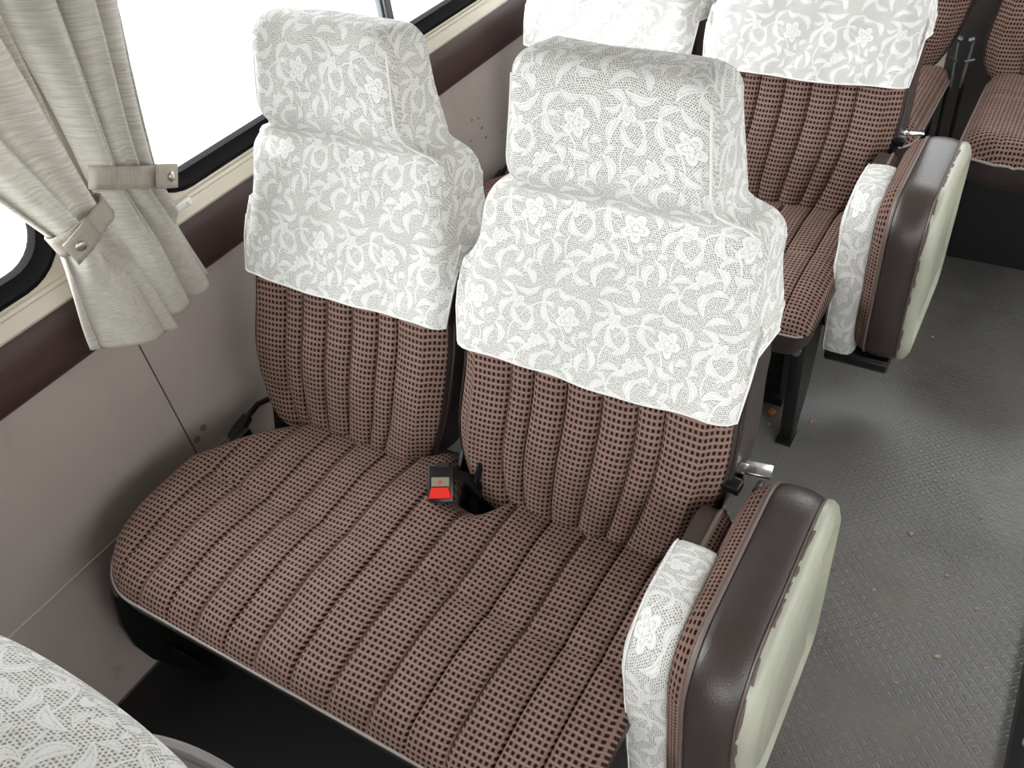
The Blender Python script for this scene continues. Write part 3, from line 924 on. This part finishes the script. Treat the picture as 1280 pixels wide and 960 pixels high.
# ------------------------------------------------------------------ curtains
def make_curtain(label, top, tie, bot, ph, nf, xoff, tie_tilt, flip):
    """top/tie/bot = (left y, left z, right y, right z) on the wall"""
    t = thing('curtain', label, 'curtain', (0, 0, 0), 'tied linen curtains')
    N, K = 150, 70
    P = []; UV = []
    rnd = random.Random(ph)
    offs = [rnd.uniform(-.5, .5) for _ in range(12)]
    wd = [rnd.uniform(.7, 1.3) for _ in range(12)]
    for k in range(K+1):
        v = k/K
        tt = .66
        if v < tt:
            q = v/tt; e = q**1.25
            L = Vector(top[:2]).lerp(Vector(tie[:2]), e); Rr = Vector(top[2:]).lerp(Vector(tie[2:]), e)
            squeeze = sm(.55, 1, q)
        else:
            q = (v-tt)/(1-tt); e = q**.85
            L = Vector(tie[:2]).lerp(Vector(bot[:2]), e); Rr = Vector(tie[2:]).lerp(Vector(bot[2:]), e)
            squeeze = 1-sm(0, .5, q)
        row = []; uv = []
        for i in range(N+1):
            s = i/N
            a = 2*pi*nf*s*(1-.35*sm(tt, tt+.15, v))+ph+.9*math.sin(3*s+ph)+.5*math.sin(2.2*v+ph*2)*(1 if v < tt else .6)
            fold = 2*abs(math.cos(a/2))**.85-1+.10*math.sin(2*a+ph)
            low = sm(tt, tt+.12, v)
            amp = (.042*(1-squeeze)+.013*squeeze)*(1-low)+low*(.013*squeeze+.012*(1-squeeze))
            lat = .013*math.cos(a)*(1-.4*squeeze)*(1-.75*low)
            fold += .35*squeeze*math.sin(2.6*a+1.3*ph)
            y = L.x+(Rr.x-L.x)*s+lat*(1-abs(2*s-1)**4); z = L.y+(Rr.y-L.y)*s
            bulge = .018*math.sqrt(max(0, 1-(2*s-1)**2))
            x = xoff+amp*fold+bulge*(1+.6*squeeze)
            if v > tt: x += .010*(v-tt)/(1-tt)
            x += .003*math.sin(17*v+5*s+ph)
            row.append((x, y, z)); uv.append((s*.55, v*.9))
        P.append(row); UV.append(uv)
    mb = MB(); mb.grid(P, UV)
    o = mb.build('fabric', M['linen'], t, angle=180, weld=False)
    md = o.modifiers.new('t', 'SOLIDIFY'); md.thickness = .0025; md.offset = 0
    # hem stitching ridge
    tb = thing_tie(t, tie, xoff, tie_tilt, flip)
    return t
def thing_tie(t, tie, xoff, tilt, flip):
    yl, zl, yr, zr = tie; c = ((yl+yr)/2, (zl+zr)/2); hw = abs(yr-yl)/2+.010; hgt = .0165
    mb = MB(); P = []; UV = []
    n = 48
    ang = math.atan2(zr-zl, yr-yl)
    for r_ in (-1, -.5, 0, .5, 1):
        row = []; uv = []
        for k in range(n+1):
            a = 2*pi*k/n
            yy = hw*math.cos(a); xx = .036*math.sin(a)
            row.append((max(.004, xoff+.016+xx+.0015*math.sin(9*a)), c[0]+yy*math.cos(ang)+r_*hgt*math.sin(-ang), c[1]+yy*math.sin(ang)+tilt*xx+r_*hgt*math.cos(ang)))
            uv.append((r_*hgt+.5, a*hw+.3))
        P.append(row); UV.append(uv)
    mb.grid(P, UV)
    # free end of the strap, lying over the band
    ye = 1 if flip else -1
    E = []; EU = []
    for r_ in (-1, -.5, 0, .5, 1):
        row = []; uv = []
        for k in range(9):
            q = k/8
            yy = hw*(.40+.80*q) if flip else -hw*(.10+.92*q); xx = .041-.010*q*q
            row.append((xoff+.017+xx, c[0]+yy*math.cos(ang)+r_*hgt*1.1*math.sin(-ang), c[1]+yy*math.sin(ang)+tilt*xx+r_*hgt*1.1*math.cos(ang)-(0 if flip else .010*q)))
            uv.append((r_*hgt+.2, q*.05))
        E.append(row); EU.append(uv)
    mb.grid(E, EU)
    o = mb.build('tieback', M['tie'], t, angle=180, weld=False, recalc=False)
    md = o.modifiers.new('t', 'SOLIDIFY'); md.thickness = .003; md.offset = 0
    s = E[2][5]; s0 = E[2][4]; s2 = E[2][6]
    nrm = (Vector(s2)-Vector(s0)).cross(Vector(E[3][6])-Vector(E[1][6])).normalized()
    if nrm.x < 0: nrm = -nrm
    mb = MB(); p = Vector(s)+nrm*.0012
    prof = [(.0, .0075), (.0025, .0078), (.0040, .0068), (.0050, .0045), (.0054, .001)]
    mb.tube([p+nrm*a for a, _ in prof], [r for _, r in prof], 16)
    mb.build('snap_button', M['snap'], o)
    return o
make_curtain('left linen curtain gathered by a low drooping tie, over the window edge',
             (-.40, 1.50, -.02, 1.50), (-.102, .862, -.026, .878), (-.138, .694, .006, .630), 1.3, 2.6, .056, .20, False)
make_curtain('right linen curtain gathered by a level tie with a snap, beside the headrest',
             (.01, 1.50, .225, 1.50), (.000, .906, .092, .862), (.004, .646, .113, .660), 4.4, 2.8, .033, .15, True)

# ------------------------------------------------------------------ the bus body
Y0, Y1, XR, ZC = -3.2, 2.75, 2.06, 1.92
mb = MB(); mb.box((XR/2, (Y0+Y1)/2, -.02), (XR+.1, Y1-Y0, .04)); struct(mb.build('floor', M['floor'], smooth=False))
mb = MB()
prof = [(-.06, ZC-.06), (.0, ZC-.02), (.25, ZC+.06), (XR/2, ZC+.10), (XR-.25, ZC+.06), (XR, ZC-.02), (XR+.06, ZC-.06), (XR+.06, ZC+.14), (-.06, ZC+.14)]
mb.prism(prof, 1, Y0, Y1); struct(mb.build('ceiling', M['ceil'], smooth=False))

ZW0, ZW1 = .80, 1.50
def side_wall(side, bays):
    """bays: list of (y0, y1, glass y0, glass y1)"""
    sx = 1 if side == 'left' else -1; X0 = 0 if side == 'left' else XR
    X = lambda d: X0+sx*d                    # d>0 is into the cabin
    mb = MB()
    def slab(y0, y1, z0, z1, d0, d1):
        mb.box(((X(d0)+X(d1))/2, (y0+y1)/2, (z0+z1)/2), (abs(d1-d0), y1-y0, z1-z0))
    slab(Y0, Y1, 0, .752, -.05, 0)
    mb.cur = 1
    slab(Y0, Y1, ZW1+.06, ZC+.05, -.05, 0)
    for (a, b, g0, g1) in bays:
        hole = rrect(g0, g1, ZW0, ZW1, .078, 8); outer = []
        cy, cz = (a+b)/2, (.752+ZW1+.06)/2; hy, hz = (b-a)/2, (ZW1+.06-.752)/2
        for p in hole:
            dy, dz = p[0]-(g0+g1)/2, p[1]-(ZW0+ZW1)/2
            ny, nz = dy/((g1-g0)/2), dz/((ZW1-ZW0)/2)
            m = max(abs(ny), abs(nz)); outer.append((cy+ny/m*hy, cz+nz/m*hz))
        n = len(hole)
        r1 = [(X(0), p[0], p[1]) for p in outer]; r2 = [(X(.0), *p) for p in [(q[0]+(0), q[1]) for q in rr_in(hole, -.012)]]
        r3 = [(X(-.03), *p) for p in rr_in(hole, -.012)]; r4 = [(X(-.05), p[0], p[1]) for p in outer]
        mb.grid([r1, r2, r3, r4], closed=True, flip=(sx > 0))
    w = mb.build('wall_'+side, [M['wall'], M['sill']], smooth=False, weld=False, recalc=True)
    return struct(w)
def rr_in(poly, d): return [(p.x, p.y) for p in inset([Vector(q) for q in poly], d)]
def window(n, side, g0, g1, sash=None):
    sx = 1 if side == 'left' else -1; X0 = 0 if side == 'left' else XR
    X = lambda d: X0+sx*d
    hole = rrect(g0, g1, ZW0, ZW1, .078, 8)
    mb = MB()
    R_ = [[(X(x), *p) for p in rr_in(hole, d)] for d, x in ((-.013, -.02), (-.013, .001), (-.010, .005), (-.004, .005), (.006, -.006), (.014, -.010), (.014, -.03), (-.013, -.03))]
    mb.grid(R_, closed=True, flip=(sx > 0))
    wo = struct(mb.build('window_%d' % n, M['seal'], angle=30, recalc=True))
    mb = MB(); gp = rr_in(hole, .008)
    A = [(X(-.018), *p) for p in gp]; B = [(X(-.022), *p) for p in gp]
    k = len(gp); mb.add(A, [list(range(k))]); mb.add(B, [list(range(k))[::-1]])
    mb.build('glass', M['glass'], wo, smooth=False)
    if sash:
        mb = MB(); mb.box((X(-.014), sash, (ZW0+ZW1)/2), (.014, .034, ZW1-ZW0-.01), .002); mb.box((X(-.005), sash-.006, (ZW0+ZW1)/2), (.010, .012, ZW1-ZW0-.03), .002)
        mb.build('sash', M['alu'], wo, angle=30)
    return wo
baysL = [(-3.2, -1.45, -3.1, -1.55), (-1.45, 0, -1.36, -.072), (0, 1.60, .10, 1.52), (1.60, 2.75, 1.69, 2.66)]
side_wall('left', baysL)
side_wall('right', baysL)
n = 1
for b in (baysL[1], baysL[2], baysL[0], baysL[3]):
    window(n, 'left', b[2], b[3], .765 if b[2] == .10 else None); n += 1
for b in baysL:
    window(n, 'right', b[2], b[3]); n += 1
# padded brown band and cream sill along the left wall
def band(y0, y1, name):
    mb = MB(); prof = []
    pr = [(0, .645), (.006, .647), (.013, .655), (.016, .675), (.016, .715), (.013, .735), (.006, .746), (0, .747)]
    ys = [y0+(y1-y0)*k/80 for k in range(81)]
    rows = [[(x, y, z) for x, z in pr] for y in ys]
    UV = [[(y, z) for x, z in pr] for y in ys]
    mb.grid(rows, UV); return struct(mb.build(name, M['trim'], angle=40, recalc=False))
band(Y0, Y1, 'trim_1')
mb = MB(); pr = [(-.002, .746), (.010, .747), (.013, .752), (.011, .760), (.004, .766), (.003, .772), (.006, .776), (.004, .781), (-.002, .783)]
mb.grid([[(x, y, z) for x, z in pr] for y in (Y0, -.25, .0, .1, Y1)]); struct(mb.build('trim_2', M['sill'], angle=40))
mb = MB(); mb.tube([(0.0005, Y0, .3137), (0.0005, Y1, .3137)], .0014, 6); struct(mb.build('trim_3', M['seam']))
mb = MB(); mb.tube([(0.0002, -.035, .30), (.0002, -.036, .65)], .0014, 6)
struct(mb.build('trim_4', M['joint']))
WALLMARKS = ((.981, .535, .003), (1.008, .527, .0026), (1.016, .498, .0036), (1.027, .467, .003), (1.103, .446, .0028), (1.112, .420, .0024), (.962, .489, .0026))
# scuffs and plugged holes on the wall
mb = MB()
for y, z, r_ in ((-.022, .36, .0075), (.000, .371, .0070)) + WALLMARKS:
    mb.tube([(.0, y, z), (.0012, y, z)], r_, 14)
struct(mb.build('trim_5', M['stain']))
# rear wall with window, front bulkhead with windscreen
def end_wall(name, y, w0, w1, z0, z1, wn):
    mb = MB()
    for (xa, xb, za, zb) in ((0, XR, 0, z0), (0, XR, z1, ZC+.05), (0, w0, z0, z1), (w1, XR, z0, z1)):
        mb.box(((xa+xb)/2, y, (za+zb)/2), (xb-xa, .04, zb-za))
    struct(mb.build(name, M['wall'], smooth=False))
    mb = MB(); hole = rrect(w0, w1, z0, z1, .06, 6); hole2 = rr_in(hole, .02)
    mb.grid([[(p[0], y-.025, p[1]) for p in rr_in(hole, -.03)], [(p[0], y-.03, p[1]) for p in hole2], [(p[0], y+.03, p[1]) for p in hole2], [(p[0], y+.025, p[1]) for p in rr_in(hole, -.03)]], closed=True)
    o = struct(mb.build('window_%d' % wn, M['seal'], recalc=True))
    mb = MB(); g = rr_in(hole, .012); mb.add([(p[0], y, p[1]) for p in g], [list(range(len(g)))]); mb.build('glass', M['glass'], o, smooth=False)
end_wall('wall_rear', Y1, .20, 1.86, .88, 1.88, 9)
end_wall('wall_front', Y0, .12, 1.94, .75, 1.75, 10)
# window latch, floor rail
mb = MB(); mb.box((.008, .142, .774), (.012, .034, .014), .003); mb.tube([(.013, .150, .774), (.0155, .150, .774)], .003, 8)
tag(mb.build('window_latch', M['white']), 'small white latch on the window ledge beside the right curtain', 'latch')
t = thing('floor_rail', 'dark metal seat rail on the floor at the lower right edge', 'rail', (1.44, .7, 0))
mb = MB(); mb.box((0, 0, .012), (.045, 1.15, .024), .003); mb.build('rail_bar', M['black'], t, angle=30)
for yy in (-.44, -.05, .35):
    mb = MB(); mb.tube([(-.0, yy, .024), (0, yy, .030)], .009, 6); mb.build('bolt', M['alu'], t)
# thin black sheet standing in for shade on the foot well floor
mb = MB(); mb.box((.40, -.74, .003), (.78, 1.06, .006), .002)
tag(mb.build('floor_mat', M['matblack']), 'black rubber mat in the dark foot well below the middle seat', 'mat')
# crumbs
rnd = random.Random(5)
def crumb(x, y, r_, m, label, group=None):
    bm = bmesh.new(); bmesh.ops.create_icosphere(bm, subdivisions=2, radius=1)
    for v in bm.verts:
        k = 1+rnd.uniform(-.25, .25); v.co = Vector((v.co.x*r_*k*1.2, v.co.y*r_*k, v.co.z*r_*k*.6))
    mb = MB(); mb.bm(bm, (0, 0, 0), Euler((0, 0, rnd.uniform(0, 6))))
    o = mb.build('crumb', m, angle=60); o.location = (x, y, r_*.55)
    tag(o, label, 'crumb', group)
crumb(.838, .838, .0085, M['crumb'], 'orange crumb, largest of those on the floor by the rear seat leg')
for x, y, r_ in ((.845, .800, .003), (.860, .905, .004), (.868, .93, .0035), (.862, .95, .003), (.880, .89, .0025), (.852, .868, .0025), (.926, .845, .004), (.945, 1.0, .003)):
    crumb(x, y, r_, M['crumb'], 'tiny orange crumb on the floor around the rear seat leg', 'tiny orange crumbs')
for x, y, r_ in ((1.19, .62, .004), (1.27, .55, .0035), (1.10, 1.25, .003), (1.20, .78, .0025), (1.29, .37, .004), (1.16, .46, .003), (1.33, .50, .003), (1.24, .29, .0025), (1.08, 1.09, .003), (1.30, .72, .003)):
    crumb(x, y, r_, M['dust'], 'tiny speck of grit on the grey aisle floor', 'grit on the aisle floor')

# ------------------------------------------------------------------ daylight and camera
W = bpy.data.worlds.new('World'); S.world = W; W.use_nodes = True
# overcast sky, brightest high up and on the window side, over darker ground
nt = W.node_tree; bg = nt.nodes['Background']; bg.inputs[0].default_value = (.95, .98, 1.0, 1)
tc = nt.nodes.new('ShaderNodeTexCoord'); sp = nt.nodes.new('ShaderNodeSeparateXYZ'); nt.links.new(tc.outputs['Generated'], sp.inputs[0])
def mr(sock, a, b, lo, hi):
    n_ = nt.nodes.new('ShaderNodeMapRange'); n_.interpolation_type = 'SMOOTHSTEP'; nt.links.new(sock, n_.inputs[0])
    for k_, v_ in zip((1, 2, 3, 4), (a, b, lo, hi)): n_.inputs[k_].default_value = v_
    return n_.outputs[0]
ml = nt.nodes.new('ShaderNodeMath'); ml.operation = 'MULTIPLY'
nt.links.new(mr(sp.outputs[2], -.12, .25, 2.4, 8.0), ml.inputs[0]); nt.links.new(mr(sp.outputs[0], -.8, .8, 1.15, .60), ml.inputs[1])
m2 = nt.nodes.new('ShaderNodeMath'); m2.operation = 'MULTIPLY'
nt.links.new(ml.outputs[0], m2.inputs[0]); nt.links.new(mr(sp.outputs[1], -.8, .8, 1.45, .95), m2.inputs[1]); nt.links.new(m2.outputs[0], bg.inputs[1])

cam = bpy.data.cameras.new('Camera'); co = bpy.data.objects.new('Camera', cam); COL.objects.link(co); S.camera = co
yaw, pitch, roll = -0.64757, 0.72934, -0.15539
F = Vector((math.sin(yaw)*math.cos(pitch), math.cos(yaw)*math.cos(pitch), -math.sin(pitch)))
Rt = Vector((math.cos(yaw), -math.sin(yaw), 0)); U = Rt.cross(F)
c, s = math.cos(roll), math.sin(roll)
R2 = Rt*c+U*s; U2 = U*c-Rt*s
m = Matrix((R2, U2, -F)).transposed().to_4x4(); m.translation = Vector((1.1994, -.6097, 1.4407))
co.matrix_world = m
cam.sensor_fit = 'HORIZONTAL'; cam.sensor_width = 36; cam.lens = 1068.89/1280*36
cam.clip_start = .02
